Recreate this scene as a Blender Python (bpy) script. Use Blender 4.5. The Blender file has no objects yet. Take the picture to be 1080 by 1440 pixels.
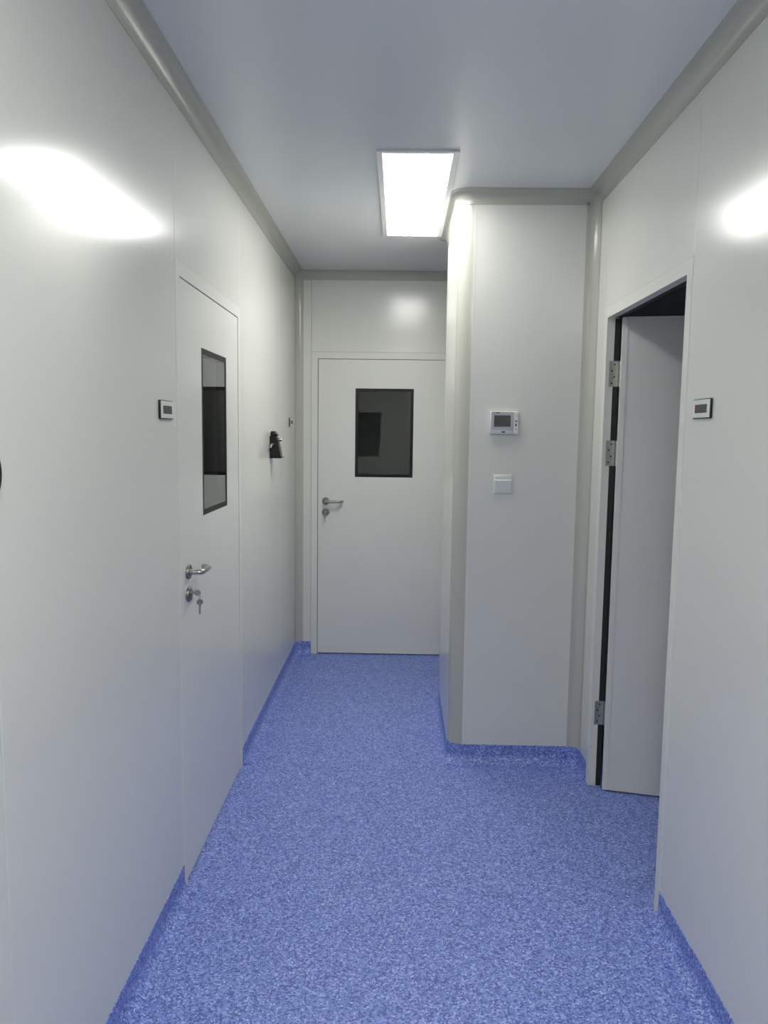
import bpy, bmesh, math
from mathutils import Vector, Matrix

# ------------------------------------------------------------------ camera
SC = bpy.context.scene
COL = SC.collection
PI = math.pi
cam = bpy.data.cameras.new('camera')
camo = bpy.data.objects.new('camera', cam)
COL.objects.link(camo)
cam.sensor_fit = 'HORIZONTAL'
cam.sensor_width = 36.0
cam.lens = 1076.9 / 1080.0 * 36.0
cam.clip_start = 0.02
r_ = Vector((0.99971958, 0.01994855, 0.01275964))
u_ = Vector((-0.01477295, 0.10427478, 0.9944388))
f_ = Vector((-0.01850711, 0.99434844, -0.10454024))
M = Matrix((r_, u_, -f_)).transposed().to_4x4()
M.translation = (0, 0, 1.5989)
camo.matrix_world = M
SC.camera = camo

# ------------------------------------------------------------------ world, exposure
w = bpy.data.worlds.new('world')
SC.world = w
w.use_nodes = True
w.node_tree.nodes['Background'].inputs[0].default_value = (0.02, 0.022, 0.025, 1)
w.node_tree.nodes['Background'].inputs[1].default_value = 0.0
SC.view_settings.view_transform = 'Standard'
SC.view_settings.look = 'None'
SC.view_settings.exposure = 0.0
SC.view_settings.gamma = 1.0
SC.view_settings.use_curve_mapping = False
LAMP = 19.0          # radiance of the ceiling lamp in view
LAMP_FILL = 31.5     # radiance of the unseen lamp added to brighten the near end

# ------------------------------------------------------------------ dimensions (metres)
XL, XR = -0.727, 0.888          # corridor side walls
YF, YB = 5.379, -1.55           # far and back wall
BY0, BY1, BX = 3.598, 4.47, 0.258   # projecting block
H = 2.683                       # ceiling
TH = 0.05                       # wall thickness
PT = 0.016                      # facing panel thickness
BH = 0.09                       # height of the turned-up floor edge
RB = 0.07                       # radius of the block's outer corners

# ------------------------------------------------------------------ materials
def newmat(name):
    m = bpy.data.materials.new(name)
    m.use_nodes = True
    nt = m.node_tree
    return m, nt, nt.nodes['Principled BSDF']

def mat(name, col, rough=0.4, metal=0.0, var=0.0, vscale=6.0, bump=0.0, bscale=40.0, spec=0.5, emit=None, es=0.0):
    m, nt, b = newmat(name)
    b.inputs['Base Color'].default_value = (*col, 1)
    b.inputs['Roughness'].default_value = rough
    b.inputs['Metallic'].default_value = metal
    b.inputs['Specular IOR Level'].default_value = spec
    tc = nt.nodes.new('ShaderNodeTexCoord')
    if var > 0:
        n = nt.nodes.new('ShaderNodeTexNoise')
        n.inputs['Scale'].default_value = vscale
        n.inputs['Detail'].default_value = 4
        nt.links.new(tc.outputs['Object'], n.inputs['Vector'])
        cr = nt.nodes.new('ShaderNodeValToRGB')
        cr.color_ramp.elements[0].position = 0.3
        cr.color_ramp.elements[1].position = 0.7
        cr.color_ramp.elements[0].color = (*[max(0, c * (1 - var)) for c in col], 1)
        cr.color_ramp.elements[1].color = (*[min(1, c * (1 + var)) for c in col], 1)
        nt.links.new(n.outputs['Fac'], cr.inputs['Fac'])
        nt.links.new(cr.outputs['Color'], b.inputs['Base Color'])
    if bump > 0:
        n2 = nt.nodes.new('ShaderNodeTexNoise')
        n2.inputs['Scale'].default_value = bscale
        nt.links.new(tc.outputs['Object'], n2.inputs['Vector'])
        bp = nt.nodes.new('ShaderNodeBump')
        bp.inputs['Strength'].default_value = bump
        bp.inputs['Distance'].default_value = 0.01
        nt.links.new(n2.outputs['Fac'], bp.inputs['Height'])
        nt.links.new(bp.outputs['Normal'], b.inputs['Normal'])
    if emit:
        b.inputs['Emission Color'].default_value = (*emit, 1)
        b.inputs['Emission Strength'].default_value = es
    return m

def floor_material():
    m, nt, b = newmat('speckled_blue_vinyl')
    tc = nt.nodes.new('ShaderNodeTexCoord')
    v = nt.nodes.new('ShaderNodeTexVoronoi')
    v.inputs['Scale'].default_value = 190.0
    nt.links.new(tc.outputs['Object'], v.inputs['Vector'])
    sep = nt.nodes.new('ShaderNodeSeparateColor')
    nt.links.new(v.outputs['Color'], sep.inputs['Color'])
    cr = nt.nodes.new('ShaderNodeValToRGB')
    cr.color_ramp.interpolation = 'CONSTANT'
    e = cr.color_ramp.elements
    e[0].position = 0.0; e[0].color = (0.11, 0.155, 0.46, 1)
    e[1].position = 0.28; e[1].color = (0.205, 0.28, 0.68, 1)
    x = e.new(0.66); x.color = (0.295, 0.375, 0.81, 1)
    x = e.new(0.9); x.color = (0.46, 0.55, 0.93, 1)
    nt.links.new(sep.outputs['Red'], cr.inputs['Fac'])
    n = nt.nodes.new('ShaderNodeTexNoise')
    n.inputs['Scale'].default_value = 260.0
    n.inputs['Detail'].default_value = 2
    nt.links.new(tc.outputs['Object'], n.inputs['Vector'])
    cr2 = nt.nodes.new('ShaderNodeValToRGB')
    cr2.color_ramp.elements[0].position = 0.38; cr2.color_ramp.elements[0].color = (0.72, 0.74, 0.8, 1)
    cr2.color_ramp.elements[1].position = 0.62; cr2.color_ramp.elements[1].color = (1.2, 1.18, 1.12, 1)
    nt.links.new(n.outputs['Fac'], cr2.inputs['Fac'])
    mx = nt.nodes.new('ShaderNodeMix'); mx.data_type = 'RGBA'; mx.blend_type = 'MULTIPLY'
    mx.inputs['Factor'].default_value = 1.0
    nt.links.new(cr.outputs['Color'], mx.inputs['A'])
    nt.links.new(cr2.outputs['Color'], mx.inputs['B'])
    nt.links.new(mx.outputs['Result'], b.inputs['Base Color'])
    b.inputs['Roughness'].default_value = 0.48
    b.inputs['Specular IOR Level'].default_value = 0.4
    bp = nt.nodes.new('ShaderNodeBump'); bp.inputs['Strength'].default_value = 0.12; bp.inputs['Distance'].default_value = 0.002
    nt.links.new(n.outputs['Fac'], bp.inputs['Height'])
    nt.links.new(bp.outputs['Normal'], b.inputs['Normal'])
    return m

def glass_material():
    m, nt, b = newmat('window_glass')
    b.inputs['Base Color'].default_value = (0.93, 0.96, 0.94, 1)
    b.inputs['Roughness'].default_value = 0.0
    b.inputs['IOR'].default_value = 1.46
    b.inputs['Transmission Weight'].default_value = 1.0
    return m

WALL = mat('painted_steel_panel', (0.735, 0.740, 0.690), 0.18, var=0.015, vscale=1.5, bump=0.02, bscale=2.2, spec=0.5)
CEIL = mat('painted_ceiling_panel', (0.72, 0.745, 0.765), 0.25, var=0.015, vscale=1.2, bump=0.015, bscale=2.0, spec=0.5)
DOORM = mat('white_door_enamel', (0.765, 0.768, 0.72), 0.22, var=0.012, vscale=1.5, bump=0.012, bscale=2.5)
FRAMEM = mat('white_frame_enamel', (0.76, 0.765, 0.715), 0.25, var=0.012, vscale=2.0)
COVE = mat('coated_aluminium_cove', (0.50, 0.505, 0.445), 0.20, var=0.02, vscale=3.0)
FLOOR = floor_material()
CORE = mat('grey_wall_core', (0.25, 0.26, 0.25), 0.7, var=0.05)
ROOM = mat('unlit_room_paint', (0.72, 0.73, 0.70), 0.4, var=0.03)
GLASS = glass_material()
BLACK = mat('black_border', (0.006, 0.007, 0.006), 0.45, var=0.1, spec=0.35)
RUBBER = mat('black_rubber', (0.015, 0.015, 0.015), 0.7, var=0.1)
STEEL = mat('brushed_steel', (0.44, 0.44, 0.415), 0.28, 1.0, var=0.05, vscale=60)
DSTEEL = mat('dull_steel', (0.27, 0.27, 0.255), 0.4, 1.0, var=0.06, vscale=60)
HINGEM = mat('zinc_hinge', (0.42, 0.42, 0.40), 0.4, 0.8, var=0.06, vscale=50)
HOLE = mat('dark_screw', (0.05, 0.05, 0.05), 0.5, 0.3, var=0.1)
PLAST = mat('white_plastic', (0.74, 0.77, 0.74), 0.3, var=0.015)
GREYP = mat('lilac_grey_plastic', (0.50, 0.49, 0.54), 0.35, var=0.02)
SCREEN = mat('dark_lcd', (0.07, 0.07, 0.068), 0.2, var=0.12, vscale=30)
BLKP = mat('black_plastic', (0.010, 0.010, 0.010), 0.3, var=0.1, spec=0.35)
LENSD = mat('unlit_brown_lens', (0.055, 0.043, 0.043), 0.25, var=0.1, vscale=80)
LENSR = mat('unlit_red_lens', (0.085, 0.025, 0.032), 0.25, var=0.1, vscale=80)
LENSG = mat('unlit_green_lens', (0.025, 0.06, 0.045), 0.25, var=0.1, vscale=80)
DIALM = mat('cream_dial', (0.7, 0.7, 0.66), 0.4, var=0.01)
LAMPF = mat('lamp_frame_enamel', (0.85, 0.85, 0.84), 0.35, var=0.015)
GLOW = mat('lamp_diffuser', (0.8, 0.8, 0.8), 0.5, var=0.005, emit=(1.0, 0.995, 0.96), es=LAMP)
GLOW_FILL = mat('fill_lamp_diffuser', (0.8, 0.8, 0.8), 0.5, var=0.005, emit=(1.0, 0.995, 0.96), es=LAMP_FILL)

# ------------------------------------------------------------------ mesh helpers
def box(bm, x0, x1, y0, y1, z0, z1, bev=0.0):
    vs = [bm.verts.new((x, y, z)) for x in (x0, x1) for y in (y0, y1) for z in (z0, z1)]
    fs = []
    for q in ((0, 1, 3, 2), (4, 6, 7, 5), (0, 4, 5, 1), (2, 3, 7, 6), (0, 2, 6, 4), (1, 5, 7, 3)):
        fs.append(bm.faces.new([vs[i] for i in q]))
    if bev > 0:
        es = list({e for f in fs for e in f.edges})
        bmesh.ops.bevel(bm, geom=es, offset=bev, segments=2, affect='EDGES', profile=0.5, clamp_overlap=True)

def prism(bm, pts, axis, a0, a1):
    """closed polygon pts (2D) extruded along an axis: 'x' -> (y,z), 'y' -> (x,z), 'z' -> (x,y)"""
    def mk(p, a):
        return {'x': (a, p[0], p[1]), 'y': (p[0], a, p[1]), 'z': (p[0], p[1], a)}[axis]
    A = [bm.verts.new(mk(p, a0)) for p in pts]
    B = [bm.verts.new(mk(p, a1)) for p in pts]
    n = len(pts)
    for i in range(n):
        bm.faces.new((A[i], A[(i + 1) % n], B[(i + 1) % n], B[i]))
    bm.faces.new(A[::-1]); bm.faces.new(B)

def tube(bm, pts, rad, seg=12, closed=False):
    pts = [Vector(p) for p in pts]
    n = len(pts)
    rr = rad if isinstance(rad, (list, tuple)) else [rad] * n
    rings = []
    ref = None
    for i, p in enumerate(pts):
        if closed:
            t = (pts[(i + 1) % n] - pts[i - 1]).normalized()
        else:
            t = (pts[min(i + 1, n - 1)] - pts[max(i - 1, 0)]).normalized()
        if ref is None:
            ref = Vector((0, 0, 1)) if abs(t.z) < 0.9 else Vector((1, 0, 0))
        a = (ref - t * ref.dot(t)).normalized()
        ref = a
        b = t.cross(a)
        rings.append([bm.verts.new(p + (a * math.cos(k * 2 * PI / seg) + b * math.sin(k * 2 * PI / seg)) * rr[i]) for k in range(seg)])
    m = n if closed else n - 1
    for i in range(m):
        A, B = rings[i], rings[(i + 1) % n]
        for k in range(seg):
            bm.faces.new((A[k], A[(k + 1) % seg], B[(k + 1) % seg], B[k]))
    if not closed:
        bm.faces.new(rings[0][::-1]); bm.faces.new(rings[-1])

def lathe(bm, prof, cx, cz, seg=28):
    """profile (radius, y) revolved about the local y axis through (cx, cz)"""
    rings = []
    for r, y in prof:
        if r < 1e-6:
            rings.append([bm.verts.new((cx, y, cz))])
        else:
            rings.append([bm.verts.new((cx + r * math.cos(k * 2 * PI / seg), y, cz + r * math.sin(k * 2 * PI / seg))) for k in range(seg)])
    for A, B in zip(rings[:-1], rings[1:]):
        for k in range(seg):
            k2 = (k + 1) % seg
            if len(A) == 1 and len(B) == 1: continue
            if len(A) == 1: bm.faces.new((A[0], B[k], B[k2]))
            elif len(B) == 1: bm.faces.new((A[k], A[k2], B[0]))
            else: bm.faces.new((A[k], A[k2], B[k2], B[k]))

def obj(name, bm, m, parent=None, smooth=None):
    bmesh.ops.recalc_face_normals(bm, faces=bm.faces[:])
    me = bpy.data.meshes.new(name)
    bm.to_mesh(me); bm.free()
    me.materials.append(m)
    if smooth is not None:
        me.polygons.foreach_set('use_smooth', [True] * len(me.polygons))
        me.set_sharp_from_angle(angle=math.radians(smooth))
    o = bpy.data.objects.new(name, me)
    COL.objects.link(o)
    if parent: o.parent = parent
    return o

def quick(name, m, parent, *boxes, bev=0.0):
    bm = bmesh.new()
    for b in boxes: box(bm, *b, bev)
    return obj(name, bm, m, parent)

def struct(o, label):
    o['kind'] = 'structure'; o['label'] = label
    return o

def tag(o, label, cat, group=None):
    o['label'] = label; o['category'] = cat
    if group: o['group'] = group
    return o

def empty(name, loc, rz=0.0):
    o = bpy.data.objects.new(name, None)
    COL.objects.link(o)
    o.empty_display_size = 0.05
    o.location = loc; o.rotation_euler = (0, 0, rz)
    return o

# ------------------------------------------------------------------ setting: floor and ceiling
OX0, OX1, OY0, OY1 = -2.4, 2.6, -2.7, 7.0
struct(quick('floor', FLOOR, None, (OX0, OX1, OY0, OY1, -0.08, 0.0)), 'speckled blue vinyl floor running the length of the corridor')
struct(quick('ceiling', CEIL, None, (OX0, OX1, OY0, OY1, H, H + 0.06)), 'smooth pale grey-blue panel ceiling')

# door data: centre along wall, opening (frame outer) width, leaf width, heights
FW = 0.046            # visible width of a door frame
LEAFW = 0.905
DH = 2.093            # top of a leaf
FO = LEAFW / 2 + 0.003 + FW      # half of the frame's outer width
FTOP = DH + 0.003 + FW
LY = 3.008            # left door centre (y)
FX = -0.568 + LEAFW / 2   # far door centre (x)
RY = 2.918            # right door centre (y)

# walls: local frame x along the wall (to the right when facing it), y into the wall, z up
def wall(name, label, loc, rz, x0, x1, holes, seams, extra0=0.0, extra1=0.0, panels=True):
    """core of the wall with holes (hx0, hx1, hz0, hz1), and facing panels between the seams as its parts"""
    bm = bmesh.new()
    xs = x0 - extra0
    y0 = PT if panels else 0.0
    for (a, b, c, d) in sorted(holes):
        box(bm, xs, a, y0, TH, 0, H)
        if c > 0: box(bm, a, b, y0, TH, 0, c)
        box(bm, a, b, y0, TH, d, H)
        xs = b
    box(bm, xs, x1 + extra1, y0, TH, 0, H)
    root = obj(name, bm, CORE if panels else ROOM)
    root.location = loc; root.rotation_euler = (0, 0, rz)
    struct(root, label)
    g = 0.0009
    if panels:
        for a, b, c, d in seams:
            quick('wall_panel', WALL, root, (a + g, b - g, 0, PT - 0.0005, c + (g if c > 0 else 0), d), bev=0.0011)
    return root

# left wall: local x = world y
wall('wall_left', 'off-white glossy steel panel wall along the left of the corridor', (XL, 0, 0), PI / 2, YB, YF,
     [(LY - FO, LY + FO, 0, FTOP)],
     [(YB, -0.94, 0, H), (-0.94, 0.205, 0, H), (0.205, 1.352, 0, H), (1.352, LY - FO, 0, H), (LY - FO, LY + FO, FTOP, H),
      (LY + FO, 4.66, 0, H), (4.66, YF, 0, H)], extra0=1.2, extra1=0.0)
# right wall: local x = -world y
wall('wall_right', 'off-white glossy steel panel wall along the right of the corridor', (XR, 0, 0), -PI / 2, -YF, -YB,
     [(-RY - FO, -RY + FO, 0, FTOP)],
     [(-YF, -BY1, 0, H), (-BY0, -RY - FO, 0, H), (-RY - FO, -RY + FO, FTOP, H), (-RY + FO, -1.285, 0, H), (-1.285, -0.135, 0, H), (-0.135, -YB, 0, H)],
     extra1=1.2)
# far wall
wall('wall_far', 'off-white steel panel wall around the far door', (0, YF, 0), 0, XL, XR,
     [(FX - FO, FX + FO, 0, FTOP)],
     [(XL, FX - FO, 0, H), (FX - FO, FX + FO, FTOP, H), (FX + FO, XR, 0, H)], extra0=1.6, extra1=1.7)
# wall behind the camera, with a fixed window
bw = (0.30, 0.70, 1.2, 1.9)
wall('wall_back', 'off-white panel wall closing the corridor behind the viewer', (0, YB, 0), PI, -XR, -XL, [bw],
     [(-XR, 0.0, 0, H), (0.0, bw[0], 0, H), (bw[0], bw[1], 0, bw[2]), (bw[0], bw[1], bw[3], H), (bw[1], -XL, 0, H)])
w4 = struct(quick('window_1', BLACK, None, (-bw[1], -bw[1] + .02, YB - .03, YB, bw[2], bw[3]), (-bw[0] - .02, -bw[0], YB - .03, YB, bw[2], bw[3]),
            (-bw[1] + .02, -bw[0] - .02, YB - .03, YB, bw[2], bw[2] + .02), (-bw[1] + .02, -bw[0] - .02, YB - .03, YB, bw[3] - .02, bw[3])), 'dark fixed window in the wall behind the viewer')
quick('window_pane', GLASS, w4, (-bw[1] + .02, -bw[0] - .02, YB - .02, YB - .012, bw[2] + .02, bw[3] - .02))
# outer shells of the unlit rooms, plus two partitions added to bounce light
for nm, lb, b in (('wall_room_left', 'wall of the unlit room behind the left door', (OX0 - .05, OX0, OY0, OY1, 0, H)),
                  ('wall_room_right', 'wall of the unlit room behind the open door', (OX1, OX1 + .05, OY0, OY1, 0, H)),
                  ('wall_bounce_near', 'added partition on the viewer side of the unlit right room, to bounce light', (XR + TH, OX1, 1.6, 1.65, 0, H)),
                  ('wall_bounce_side', 'added partition behind the open door, to bounce light in the unlit room', (XR + TH, OX1, 4.4, 4.45, 0, H)),
                  ('wall_room_far', 'wall of the unlit room behind the far door', (OX0, OX1, OY1, OY1 + .05, 0, H)),
                  ('wall_room_back', 'wall of the unlit rooms behind the viewer', (OX0, OX1, OY0 - .05, OY0, 0, H))):
    struct(quick(nm, ROOM, None, b), lb)

# projecting block: core, panels, rounded corner posts
bm = bmesh.new()
prism(bm, [(XR, BY0 + PT), (XR, BY1 - PT), (BX + PT, BY1 - PT), (BX + PT, BY0 + RB), (BX + RB, BY0 + PT)], 'z', 0, H)
blk = struct(obj('wall_block', bm, CORE), 'square off-white wall block projecting into the corridor from the right')
CV = 0.045   # inner corner cove
g = 0.0009
quick('wall_panel', WALL, blk, (BX + RB + g, XR, BY0, BY0 + PT - .0005, 0, H), bev=0.0011)
quick('wall_panel', WALL, blk, (BX, BX + PT - .0005, BY0 + RB + g, BY1 - 0.03 - g, 0, H), bev=0.0011)
quick('wall_panel', WALL, blk, (BX + 0.03 + g, XR, BY1 - PT + .0005, BY1, 0, H), bev=0.0011)
def post(cx, cy, r, a0, inner, nm):
    pts = [(cx + r * math.cos(a0 + k * PI / 32), cy + r * math.sin(a0 + k * PI / 32)) for k in range(17)]
    pts = pts + inner
    bm = bmesh.new(); prism(bm, pts, 'z', 0, H)
    return obj(nm, bm, COVE, blk, 25)
post(BX + RB, BY0 + RB, RB - 0.001, PI, [(BX + RB, BY0 + .03), (BX + .036, BY0 + .036), (BX + .03, BY0 + RB)], 'corner_post')
post(BX + .03, BY1 - .03, .03, PI / 2, [(BX + PT, BY1 - .03), (BX + PT, BY1 - PT), (BX + .03, BY1 - PT)], 'corner_post')
# thin lips where the corner post meets the panels
quick('post_lip', FRAMEM, blk, (BX + RB - .002, BX + RB + .006, BY0 - .0015, BY0 + .0005, 0, H))

# ------------------------------------------------------------------ sweeps: ceiling coves and turned-up floor edge
def arc(cx, cy, r, a0, a1, n=10):
    return [(cx + r * math.cos(a0 + (a1 - a0) * k / n), cy + r * math.sin(a0 + (a1 - a0) * k / n)) for k in range(n + 1)]

def sweep(name, path, prof, m, label, ends=(None, None), smooth=30):
    """profile (d from the wall into the room, z) carried along a plan polyline, room on the left; ends: direction beyond the end for a mitre"""
    P = [Vector(p) for p in path]
    n = len(P)
    def tdir(a, b): return (b - a).normalized()
    bm = bmesh.new(); rings = []
    for i in range(n):
        t0 = tdir(P[i - 1], P[i]) if i > 0 else (Vector(ends[0]) if ends[0] else None)
        t1 = tdir(P[i], P[i + 1]) if i < n - 1 else (Vector(ends[1]) if ends[1] else None)
        t0 = t0 or t1; t1 = t1 or t0
        n0 = Vector((-t0.y, t0.x)); n1 = Vector((-t1.y, t1.x))
        nn = (n0 + n1).normalized()
        k = 1.0 / max(0.3, nn.dot(n0))
        rings.append([bm.verts.new((P[i].x + nn.x * d * k, P[i].y + nn.y * d * k, z)) for d, z in prof])
    q = len(prof)
    for A, B in zip(rings[:-1], rings[1:]):
        for j in range(q):
            bm.faces.new((A[j], A[(j + 1) % q], B[(j + 1) % q], B[j]))
    bm.faces.new(rings[0][::-1]); bm.faces.new(rings[-1])
    return struct(obj(name, bm, m, None, smooth), label)

c, lip = 0.046, 0.011
cove = [(0, H), (0, H - c - lip), (.0025, H - c - lip), (.0025, H - c)] + \
       [(.0025 + (c - .0025) * (1 - math.cos(a)), H - c + (c - .0025) * math.sin(a)) for a in [k * PI / 20 for k in range(1, 10)]] + \
       [(c, H - .0025), (c + lip, H - .0025), (c + lip, H)]
S = {'E': (1, 0), 'N': (0, 1), 'W': (-1, 0), 'S': (0, -1)}
front = arc(BX + RB, BY0 + RB, RB, 1.5 * PI, PI, 10)
back = arc(BX + .03, BY1 - .03, .03, PI, PI / 2, 6)
sweep('trim_1', [(XL, YF), (XL, YB)], cove, COVE, 'coved ceiling trim along the left wall', (S['W'], S['E']))
sweep('trim_2', [(XR, YF), (XL, YF)], cove, COVE, 'coved ceiling trim above the far door', (S['N'], S['S']))
sweep('trim_3', [(XR, YB), (XR, BY0)], cove, COVE, 'coved ceiling trim along the right wall', (S['E'], S['W']))
sweep('trim_4', [(XR, BY0)] + front + back + [(XR, BY1)], cove, COVE, 'coved ceiling trim around the projecting block', (S['N'], S['N']))
sweep('trim_5', [(XR, BY1), (XR, YF)], cove, COVE, 'coved ceiling trim in the recess behind the block', (S['E'], S['W']))
sweep('trim_6', [(XL, YB), (XR, YB)], cove, COVE, 'coved ceiling trim on the back wall', (S['S'], S['N']))

b_ = .042
base = [(0, 0), (0, BH), (.003, BH), (.003, b_)] + \
       [(.003 + (b_ - .003) * (1 - math.cos(a)), b_ - (b_ - .0015) * math.sin(a)) for a in [k * PI / 20 for k in range(1, 10)]] + [(b_ + .006, .0012), (b_ + .006, 0)]
R2 = 0.05
sweep('baseboard_left', [(XL, LY - FO), (XL, YB)], base, FLOOR, 'blue vinyl floor edge turned up the left wall before the door')
sweep('baseboard_left_far', [(FX - FO, YF)] + arc(XL + R2, YF - R2, R2, PI / 2, PI, 8) + [(XL, LY + FO)], base, FLOOR, 'blue vinyl floor edge turned up the left wall beyond the door')
sweep('baseboard_right', [(XR, YB), (XR, RY - FO)], base, FLOOR, 'blue vinyl floor edge turned up the right wall')
sweep('baseboard_block', [(XR, RY + FO)] + arc(XR - R2, BY0 - R2, R2, 0, PI / 2, 8) + front + back + arc(XR - R2, BY1 + R2, R2, -PI / 2, 0, 8)
      + arc(XR - R2, YF - R2, R2, 0, PI / 2, 8) + [(FX + FO, YF)], base, FLOOR, 'blue vinyl floor edge turned up around the projecting block')
# vertical coves in the inner corners
def corner_cove(name, x, y, sx, sy, label):
    r = CV
    pts = [(x, y), (x + sx * (r + .01), y), (x + sx * (r + .01), y + sy * .0025), (x + sx * r, y + sy * .0025)]
    pts += [(x + sx * (r - (r - .0025) * math.sin(a)), y + sy * (r - (r - .0025) * math.cos(a))) for a in [k * PI / 20 for k in range(1, 10)]]
    pts += [(x + sx * .0025, y + sy * r), (x + sx * .0025, y + sy * (r + .01)), (x, y + sy * (r + .01))]
    bm = bmesh.new(); prism(bm, pts, 'z', BH - .03, H - .02)
    struct(obj(name, bm, COVE, None, 30), label)
corner_cove('trim_7', XL, YF, 1, -1, 'upright rounded trim in the far left corner')
corner_cove('trim_8', XR, BY0, -1, -1, 'upright rounded trim between the block and the right wall')
corner_cove('trim_9', XR, YF, -1, -1, 'upright rounded trim in the recess corner')

# ------------------------------------------------------------------ doors
def lever_handle(parent, x, z, sgn, y0):
    """rose and curved lever on a leaf; sgn: way the lever points along local x; y0: leaf face (out is -y)"""
    bm = bmesh.new()
    lathe(bm, [(0, y0), (.026, y0), (.026, y0 - .006), (.0245, y0 - .009), (.012, y0 - .0095), (.011, y0 - .012), (0, y0 - .012)], x, z)
    rose = obj('handle_rose', bm, DSTEEL, parent, 40)
    p = [(x, y0 - .008, z), (x, y0 - .036, z)]
    for k in range(1, 7):
        a = k * PI / 12
        p.append((x + sgn * .014 * (1 - math.cos(a)), y0 - .036 - .014 * math.sin(a), z))
    p.append((x + sgn * .05, y0 - .0505, z)); p.append((x + sgn * .085, y0 - .0505, z))
    for k in range(1, 8):
        a = k * PI / 16
        p.append((x + sgn * (.085 + .036 * math.sin(a)), y0 - .0505 + .036 * (1 - math.cos(a)), z))
    bm = bmesh.new(); tube(bm, p, .0095, 14)
    obj('handle_lever', bm, STEEL, parent, 50)

def lock(parent, x, z, y0):
    bm = bmesh.new()
    lathe(bm, [(0, y0), (.026, y0), (.026, y0 - .006), (.0245, y0 - .009), (.014, y0 - .0095), (0, y0 - .0095)], x, z)
    obj('lock_rose', bm, DSTEEL, parent, 40)
    bm = bmesh.new()
    lathe(bm, [(0, y0 - .009), (.0085, y0 - .009), (.0085, y0 - .017), (.0075, y0 - .018), (0, y0 - .018)], x, z + .005, 20)
    box(bm, x - .005, x + .005, y0 - .016, y0 - .009, z - .019, z)
    obj('lock_cylinder', bm, STEEL, parent, 40)

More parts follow.
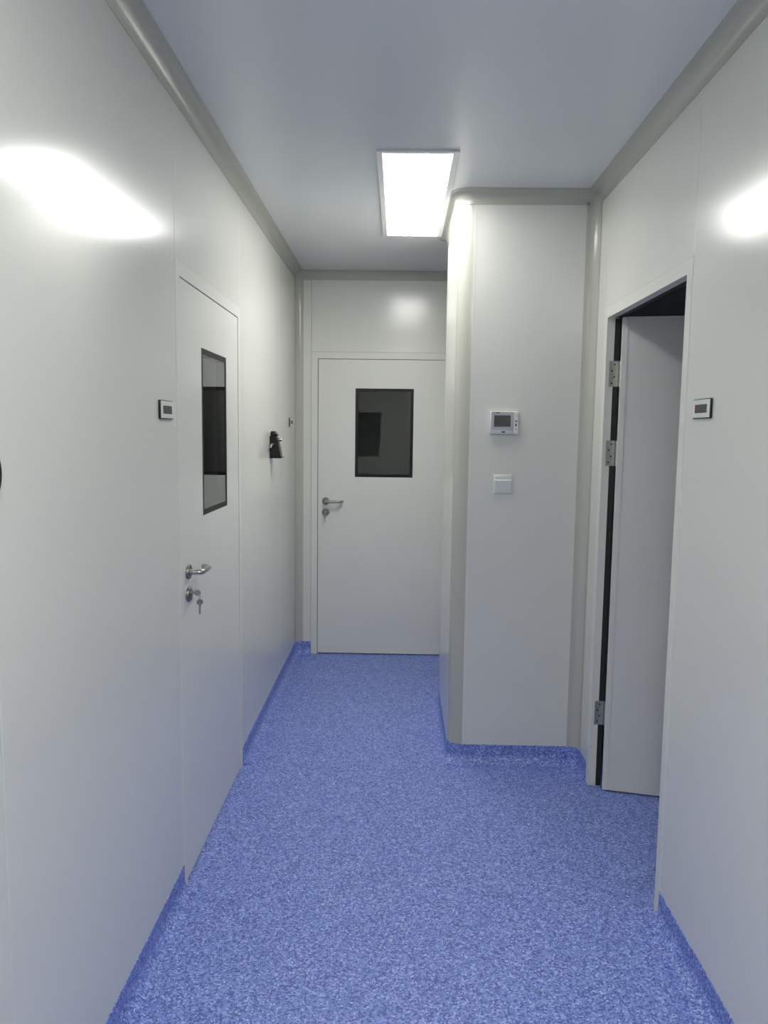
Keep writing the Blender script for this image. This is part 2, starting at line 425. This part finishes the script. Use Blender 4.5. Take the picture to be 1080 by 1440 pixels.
ZW0, ZW1 = 1.278, 1.895
def make_door(name, label, loc, rz, hinge, wc, wall_y=0.0, angle=0.0, hinge_zs=(), leaf_back=False, handle=True):
    """hinge: -1 hinge at the local left, +1 at the local right; wc: window centre along local x"""
    d = empty(name, loc, rz); struct(d, label)
    h = LEAFW / 2
    # frame: jambs and head, proud of the wall by 3 mm
    bm = bmesh.new()
    fi = h + .003
    for s in (-1, 1):
        a, b = sorted((s * fi, s * (fi + FW)))
        box(bm, a + .0005, b - .0005, -.002, TH + .004, 0, FTOP, .0012)
    box(bm, -fi - .001, fi + .001, -.002, TH + .004, DH + .003, FTOP, .0012)
    obj('door_frame', bm, FRAMEM, d)
    # rubber seal standing behind the leaf (open door) or in the gap (closed door)
    ls = 0.012 if leaf_back else 0.0     # leaf face set back
    lt = .042
    if leaf_back:
        quick('door_seal', RUBBER, d, (-fi - .0005, -fi + .0008, .032, TH + .0035, .002, DH), (fi - .0008, fi + .0005, .032, TH + .0035, .002, DH), (-fi + .001, fi - .001, .032, TH + .0035, DH + .0022, DH + .0035))
    else:
        quick('door_seal', RUBBER, d, (-fi, -h + .0005, .012, .030, .003, DH), (h - .0005, fi, .012, .030, .003, DH), (-h, h, .012, .030, DH - .0005, DH + .003))
    # leaf with its origin at the hinge
    hx = hinge * h
    W0, W1 = wc - .2025 - hx, wc + .2025 - hx
    X0, X1 = -h - hx, h - hx
    if leaf_back:                      # hinge pin on the room side of the jamb: leaf measured from the pin
        y0, y1 = -lt - .008, -.008
    else:
        y0, y1 = 0.0, lt
    bm = bmesh.new()
    z0 = .007
    # one plate with a rectangular hole
    xs, zs = [X0, W0, W1, X1], [z0, ZW0, ZW1, DH]
    V = {}
    for yi, y in enumerate((y0, y1)):
        for i, x in enumerate(xs):
            for k, z in enumerate(zs): V[i, k, yi] = bm.verts.new((x, y, z))
    for yi in (0, 1):
        for i in range(3):
            for k in range(3):
                if (i, k) == (1, 1): continue
                bm.faces.new((V[i, k, yi], V[i + 1, k, yi], V[i + 1, k + 1, yi], V[i, k + 1, yi]))
    for i in range(3):
        bm.faces.new((V[i, 0, 0], V[i + 1, 0, 0], V[i + 1, 0, 1], V[i, 0, 1])); bm.faces.new((V[i, 3, 0], V[i + 1, 3, 0], V[i + 1, 3, 1], V[i, 3, 1]))
        bm.faces.new((V[0, i, 0], V[0, i + 1, 0], V[0, i + 1, 1], V[0, i, 1])); bm.faces.new((V[3, i, 0], V[3, i + 1, 0], V[3, i + 1, 1], V[3, i, 1]))
    for q in (((1, 1), (2, 1)), ((2, 1), (2, 2)), ((2, 2), (1, 2)), ((1, 2), (1, 1))):
        a, b = q
        bm.faces.new((V[a[0], a[1], 0], V[b[0], b[1], 0], V[b[0], b[1], 1], V[a[0], a[1], 1]))
    leaf = obj('door_leaf', bm, DOORM, d)
    bv = leaf.modifiers.new('bevel', 'BEVEL'); bv.width = .0012; bv.segments = 2
    if leaf_back:
        leaf.location = (hx + hinge * -.0, TH + .010, 0)
    else:
        leaf.location = (hx, .001, 0)
    leaf.rotation_euler = (0, 0, angle)
    # window: black border around a flush pane
    bd = .021
    e = .0005
    def ring(ya, yb):
        return [(W0 + e, W0 + bd, ya, yb, ZW0 + e, ZW1 - e), (W1 - bd, W1 - e, ya, yb, ZW0 + e, ZW1 - e),
                (W0 + bd, W1 - bd, ya, yb, ZW0 + e, ZW0 + bd), (W0 + bd, W1 - bd, ya, yb, ZW1 - bd, ZW1 - e)]
    quick('window_border', BLACK, leaf, *ring(y0 + .0004, y1 - .0004))
    quick('window_pane', GLASS, leaf, (W0 + bd, W1 - bd, y0 + .0015, y0 + .0065, ZW0 + bd, ZW1 - bd))
    if leaf_back:
        ex = -hinge
        quick('edge_trim', FRAMEM, leaf, (*sorted((ex * .001, ex * .024)), y0 - .003, y0 + .001, z0 + .001, DH - .001), bev=.0005)
    # lever and lock at the free edge
    kx = -hinge * (h - .055) - hx
    lever_handle(leaf, kx, 1.105, hinge, y0)
    lock(leaf, kx, 1.027, y0)
    # hinges: plate with four screws on the jamb, knuckle, plate on the leaf edge
    for z in hinge_zs:
        hg = quick('hinge', HINGEM, d, (hinge * (fi - .0022) - .0012, hinge * (fi - .0022) + .0012, .014, TH + .004, z - .055, z + .055), bev=.0008)
        bm = bmesh.new()
        px, py = hinge * (fi - .006), TH + .010
        for k in range(3):
            tube(bm, [(px, py, z - .055 + k * .037), (px, py, z - .055 + k * .037 + .035)], .0062, 12)
        obj('hinge_knuckle', bm, HINGEM, hg, 40)
        for k in range(4):
            bm = bmesh.new()
            xx = hinge * (fi - .0034)
            zz = z - .04 + k * .0266; yy = .026 if k % 2 == 0 else .036
            tube(bm, [(xx + hinge * .001, yy, zz), (xx - hinge * .0004, yy, zz)], .0042, 10)
            obj('screw', bm, HOLE, hg)
    return d, leaf

d1, leaf1 = make_door('door_1', 'closed white door in the left wall with a narrow glazed window and a key in its lock', (XL, LY, 0), PI / 2, 1, 3.032 - LY)
d2, leaf2 = make_door('door_2', 'closed white door with a dark window at the far end of the corridor', (FX, YF, 0), 0, 1, -.106 - FX)
d3, leaf3 = make_door('door_3', 'white door standing open into the unlit room on the right', (XR, RY, 0), -PI / 2, -1, 0.0,
                      angle=math.radians(77), hinge_zs=(1.859, 1.517, .345), leaf_back=True)

# ------------------------------------------------------------------ keys
def key_shape(bm, x, y, z, L=.05):
    """key hanging down, bow at (x, z), flat in the local xz plane"""
    pts = [(x + .0115 * math.cos(a), z + .0105 * math.sin(a)) for a in [k * PI / 8 for k in range(-3, 12)]]
    pts += [(x - .0036, z - .011), (x - .0036, z - L + .004), (x, z - L), (x + .0036, z - L + .003)]
    for k in range(3):
        zz = z - L + .006 + k * .008
        pts += [(x + .0022, zz), (x + .0036, zz + .004)]
    pts += [(x + .0036, z - .011)]
    prism(bm, pts, 'y', y - .0011, y + .0011)
def key_set(label, loc, rz, turn, hang=True):
    k = empty('door_key', loc, rz); tag(k, label, 'key')
    bm = bmesh.new()                       # key in the lock: bow standing out of the cylinder
    bow = [(-.033 + .012 * math.cos(a), .0105 * math.sin(a)) for a in [i * PI / 8 for i in range(16)]]
    prism(bm, bow, 'x', -.0011, .0011)
    box(bm, -.001, .001, -.022, -.0182, -.0035, .0035)
    obj('key_in_lock', bm, STEEL, k)
    bm = bmesh.new()
    tube(bm, [(.008 * math.sin(a), -.040, -.011 - .0 + .010 * math.cos(a) - .004) for a in [i * 2 * PI / 20 for i in range(20)]], .0011, 8, True)
    obj('key_ring', bm, STEEL, k, 50)
    bm = bmesh.new()
    key_shape(bm, .0, 0, 0, .044)
    h = obj('hanging_key', bm, DSTEEL, k)
    h.location = (.0, -.041, -.033); h.rotation_euler = (0, 0, turn)
    return k
KX = -(LEAFW / 2 - .055)
key_set('steel key with a spare key hanging from it in the left door lock', (XL - .001, LY + KX, 1.032), PI / 2, math.radians(-62))
key_set('small key hanging in the lock of the far door', (FX + KX, YF + .001, 1.032), 0, math.radians(75))

# ------------------------------------------------------------------ ceiling lamps
def ceiling_lamp(loc, w_, l_, glow, label):
    k = empty('ceiling_lamp', loc); tag(k, label, 'ceiling lamp', 'flat panel lamps on the corridor ceiling')
    fw, t = .026, .009
    bm = bmesh.new()
    a, b = w_ / 2, l_ / 2
    box(bm, -a - fw, -a, -b - fw, b + fw, -t, 0, .002); box(bm, a, a + fw, -b - fw, b + fw, -t, 0, .002)
    box(bm, -a, a, -b - fw, -b, -t, 0, .002); box(bm, -a, a, b, b + fw, -t, 0, .002)
    obj('lamp_frame', bm, LAMPF, k)
    quick('diffuser', glow, k, (-a + .0005, a - .0005, -b + .0005, b - .0005, -t - .001, -t + .004))
ceiling_lamp((.056, 3.735, H), .272, 1.245, GLOW, 'lit white rectangular panel lamp on the ceiling beside the projecting block')
ceiling_lamp((.056, 0.15, H), .272, 1.245, GLOW_FILL, 'unseen panel lamp added on the ceiling to light the near end of the corridor')  # added out of view to brighten the near walls and floor

# ------------------------------------------------------------------ wall-mounted things (local y out of the wall is negative)
def indicator(loc, rz, label, lenses):
    k = empty('indicator_panel', loc, rz); tag(k, label, 'indicator panel', 'door indicator panels')
    W, Hh, D = .130, .058, .007
    bm = bmesh.new()
    box(bm, -W / 2, W / 2, -D, 0, -Hh / 2, Hh / 2, .0025)
    obj('housing', bm, BLKP, k, 40)
    f = quick('faceplate', PLAST, k, (-W / 2 + .003, W / 2 - .003, -D - .0015, -D + .001, -Hh / 2 + .003, Hh / 2 - .003), bev=.001)
    n = len(lenses)
    w2 = .088
    for i, m in enumerate(lenses):
        quick('indicator_lens', m, f, (-w2 / 2 + i * w2 / n, -w2 / 2 + (i + 1) * w2 / n - .0004, -D - .0022, -D - .001, -.0125, .0125), bev=.0005)
indicator((XL, 2.378, 1.657), PI / 2, 'black-rimmed indicator panel with brown lens left of the left door', [LENSD, LENSD])
indicator((XR, 2.275, 1.677), -PI / 2, 'black-rimmed indicator panel with red and green lens right of the open door', [LENSR, LENSG])
indicator((XL, 5.13, 1.652), PI / 2, 'tiny indicator panel on the left wall next to the far door', [LENSD, LENSD])

# control panel with a small screen on the block
k = empty('wall_controller', (.485, BY0, 1.646)); tag(k, 'grey and white wall controller with dark screen above the light switch', 'control panel')
bm = bmesh.new(); box(bm, -.066, .066, -.024, 0, -.053, .053, .005); obj('casing', bm, PLAST, k, 40)
fp = quick('bezel', GREYP, k, (-.061, .041, -.0262, -.023, -.033, .050), bev=.001)
quick('screen', SCREEN, fp, (-.048, .028, -.0272, -.0258, -.018, .034), bev=.0004)
quick('brand_mark', HOLE, k, (-.012, .004, -.0248, -.0235, -.0455, -.0395))
quick('brand_mark', HOLE, fp, (-.042, -.022, -.0268, -.0258, .0432, .0468))
bs = quick('button_strip', PLAST, k, (.044, .062, -.0262, -.023, -.046, .050), bev=.001)
for z, hh in ((.036, .004), (.008, .0035), (-.010, .005), (-.028, .004)):
    quick('button', GREYP if hh != .0035 and hh != .005 else HOLE, bs, (.0495, .0565, -.0275, -.0255, z - hh, z + hh), bev=.0005)
# light switch
k = empty('light_switch', (.489, BY0, 1.361)); tag(k, 'square white light switch below the wall controller', 'switch')
bm = bmesh.new(); box(bm, -.045, .045, -.009, 0, -.045, .045, .003); pl = obj('switch_plate', bm, PLAST, k, 40)
bm = bmesh.new()
prism(bm, [(-.008, -.036), (-.0115, -.036), (-.0165, .017), (-.0125, .022), (-.0125, .036), (-.008, .036)], 'x', -.038, .038)
obj('rocker', bm, PLAST, pl)

# black device further down the left wall
k = empty('wall_device', (XL, 4.335, 1.515), PI / 2); tag(k, 'small black wall-mounted device with silvery knobs between the two doors', 'wall device')
bm = bmesh.new()
prism(bm, [(0, -.066), (-.062, -.066), (-.060, -.048), (-.040, .045), (-.028, .052), (0, .052)], 'x', -.036, .036)
bmesh.ops.bevel(bm, geom=bm.edges[:], offset=.004, segments=2, affect='EDGES')
obj('body', bm, BLKP, k, 40)
quick('base_tray', BLKP, k, (-.044, .044, -.068, 0, -.074, -.064), bev=.003)
bm = bmesh.new(); lathe(bm, [(0, -.005), (.016, -.005), (.016, -.03), (.011, -.036), (0, -.036)], -.012, .062, 18); obj('top_cap', bm, BLKP, k, 40)
bm = bmesh.new(); lathe(bm, [(0, -.03), (.008, -.03), (.009, -.042), (.006, -.046), (0, -.046)], .008, .058, 14); obj('knob', bm, STEEL, k, 40)
bm = bmesh.new(); lathe(bm, [(0, -.040), (.011, -.040), (.011, -.056), (.008, -.060), (0, -.060)], .026, .03, 16); obj('knob', bm, STEEL, k, 40)
bm = bmesh.new(); tube(bm, [(-.033, -.022, .006), (-.075, -.022, .006), (-.088, -.020, .003), (-.094, -.016, -.014)], .006, 10); obj('lever', bm, STEEL, k, 40)
quick('front_strip', DSTEEL, k, (-.022, .022, -.0545, -.0515, -.006, .000))
quick('front_strip', DSTEEL, k, (-.020, .020, -.0455, -.0425, .030, .035))

# round gauge near the left edge of the view
k = empty('pressure_gauge', (XL, 1.294, 1.517), PI / 2); tag(k, 'round black-rimmed gauge on the near left wall at the picture edge', 'gauge')
bm = bmesh.new()
lathe(bm, [(0, 0), (.056, 0), (.060, -.004), (.060, -.016), (.055, -.021), (.050, -.021), (.049, -.014), (0, -.014)], 0, 0, 48)
obj('bezel', bm, BLKP, k, 40)
bm = bmesh.new(); lathe(bm, [(0, -.0138), (.0488, -.0138), (.0488, -.0155), (0, -.0155)], 0, 0, 48); dl = obj('dial', bm, DIALM, k, 40)
for i in range(11):
    a = math.radians(225 - i * 27)
    bm = bmesh.new()
    ca, sa = math.cos(a), math.sin(a)
    q = [(.036 * ca - .0008 * sa, .036 * sa + .0008 * ca), (.044 * ca - .0008 * sa, .044 * sa + .0008 * ca), (.044 * ca + .0008 * sa, .044 * sa - .0008 * ca), (.036 * ca + .0008 * sa, .036 * sa - .0008 * ca)]
    prism(bm, q, 'y', -.0162, -.0153)
    obj('tick', bm, BLKP, dl)
bm = bmesh.new(); prism(bm, [(-.003, -.004), (.003, -.004), (.021, .030), (.018, .031)], 'y', -.0175, -.0165); obj('needle', bm, BLKP, k)
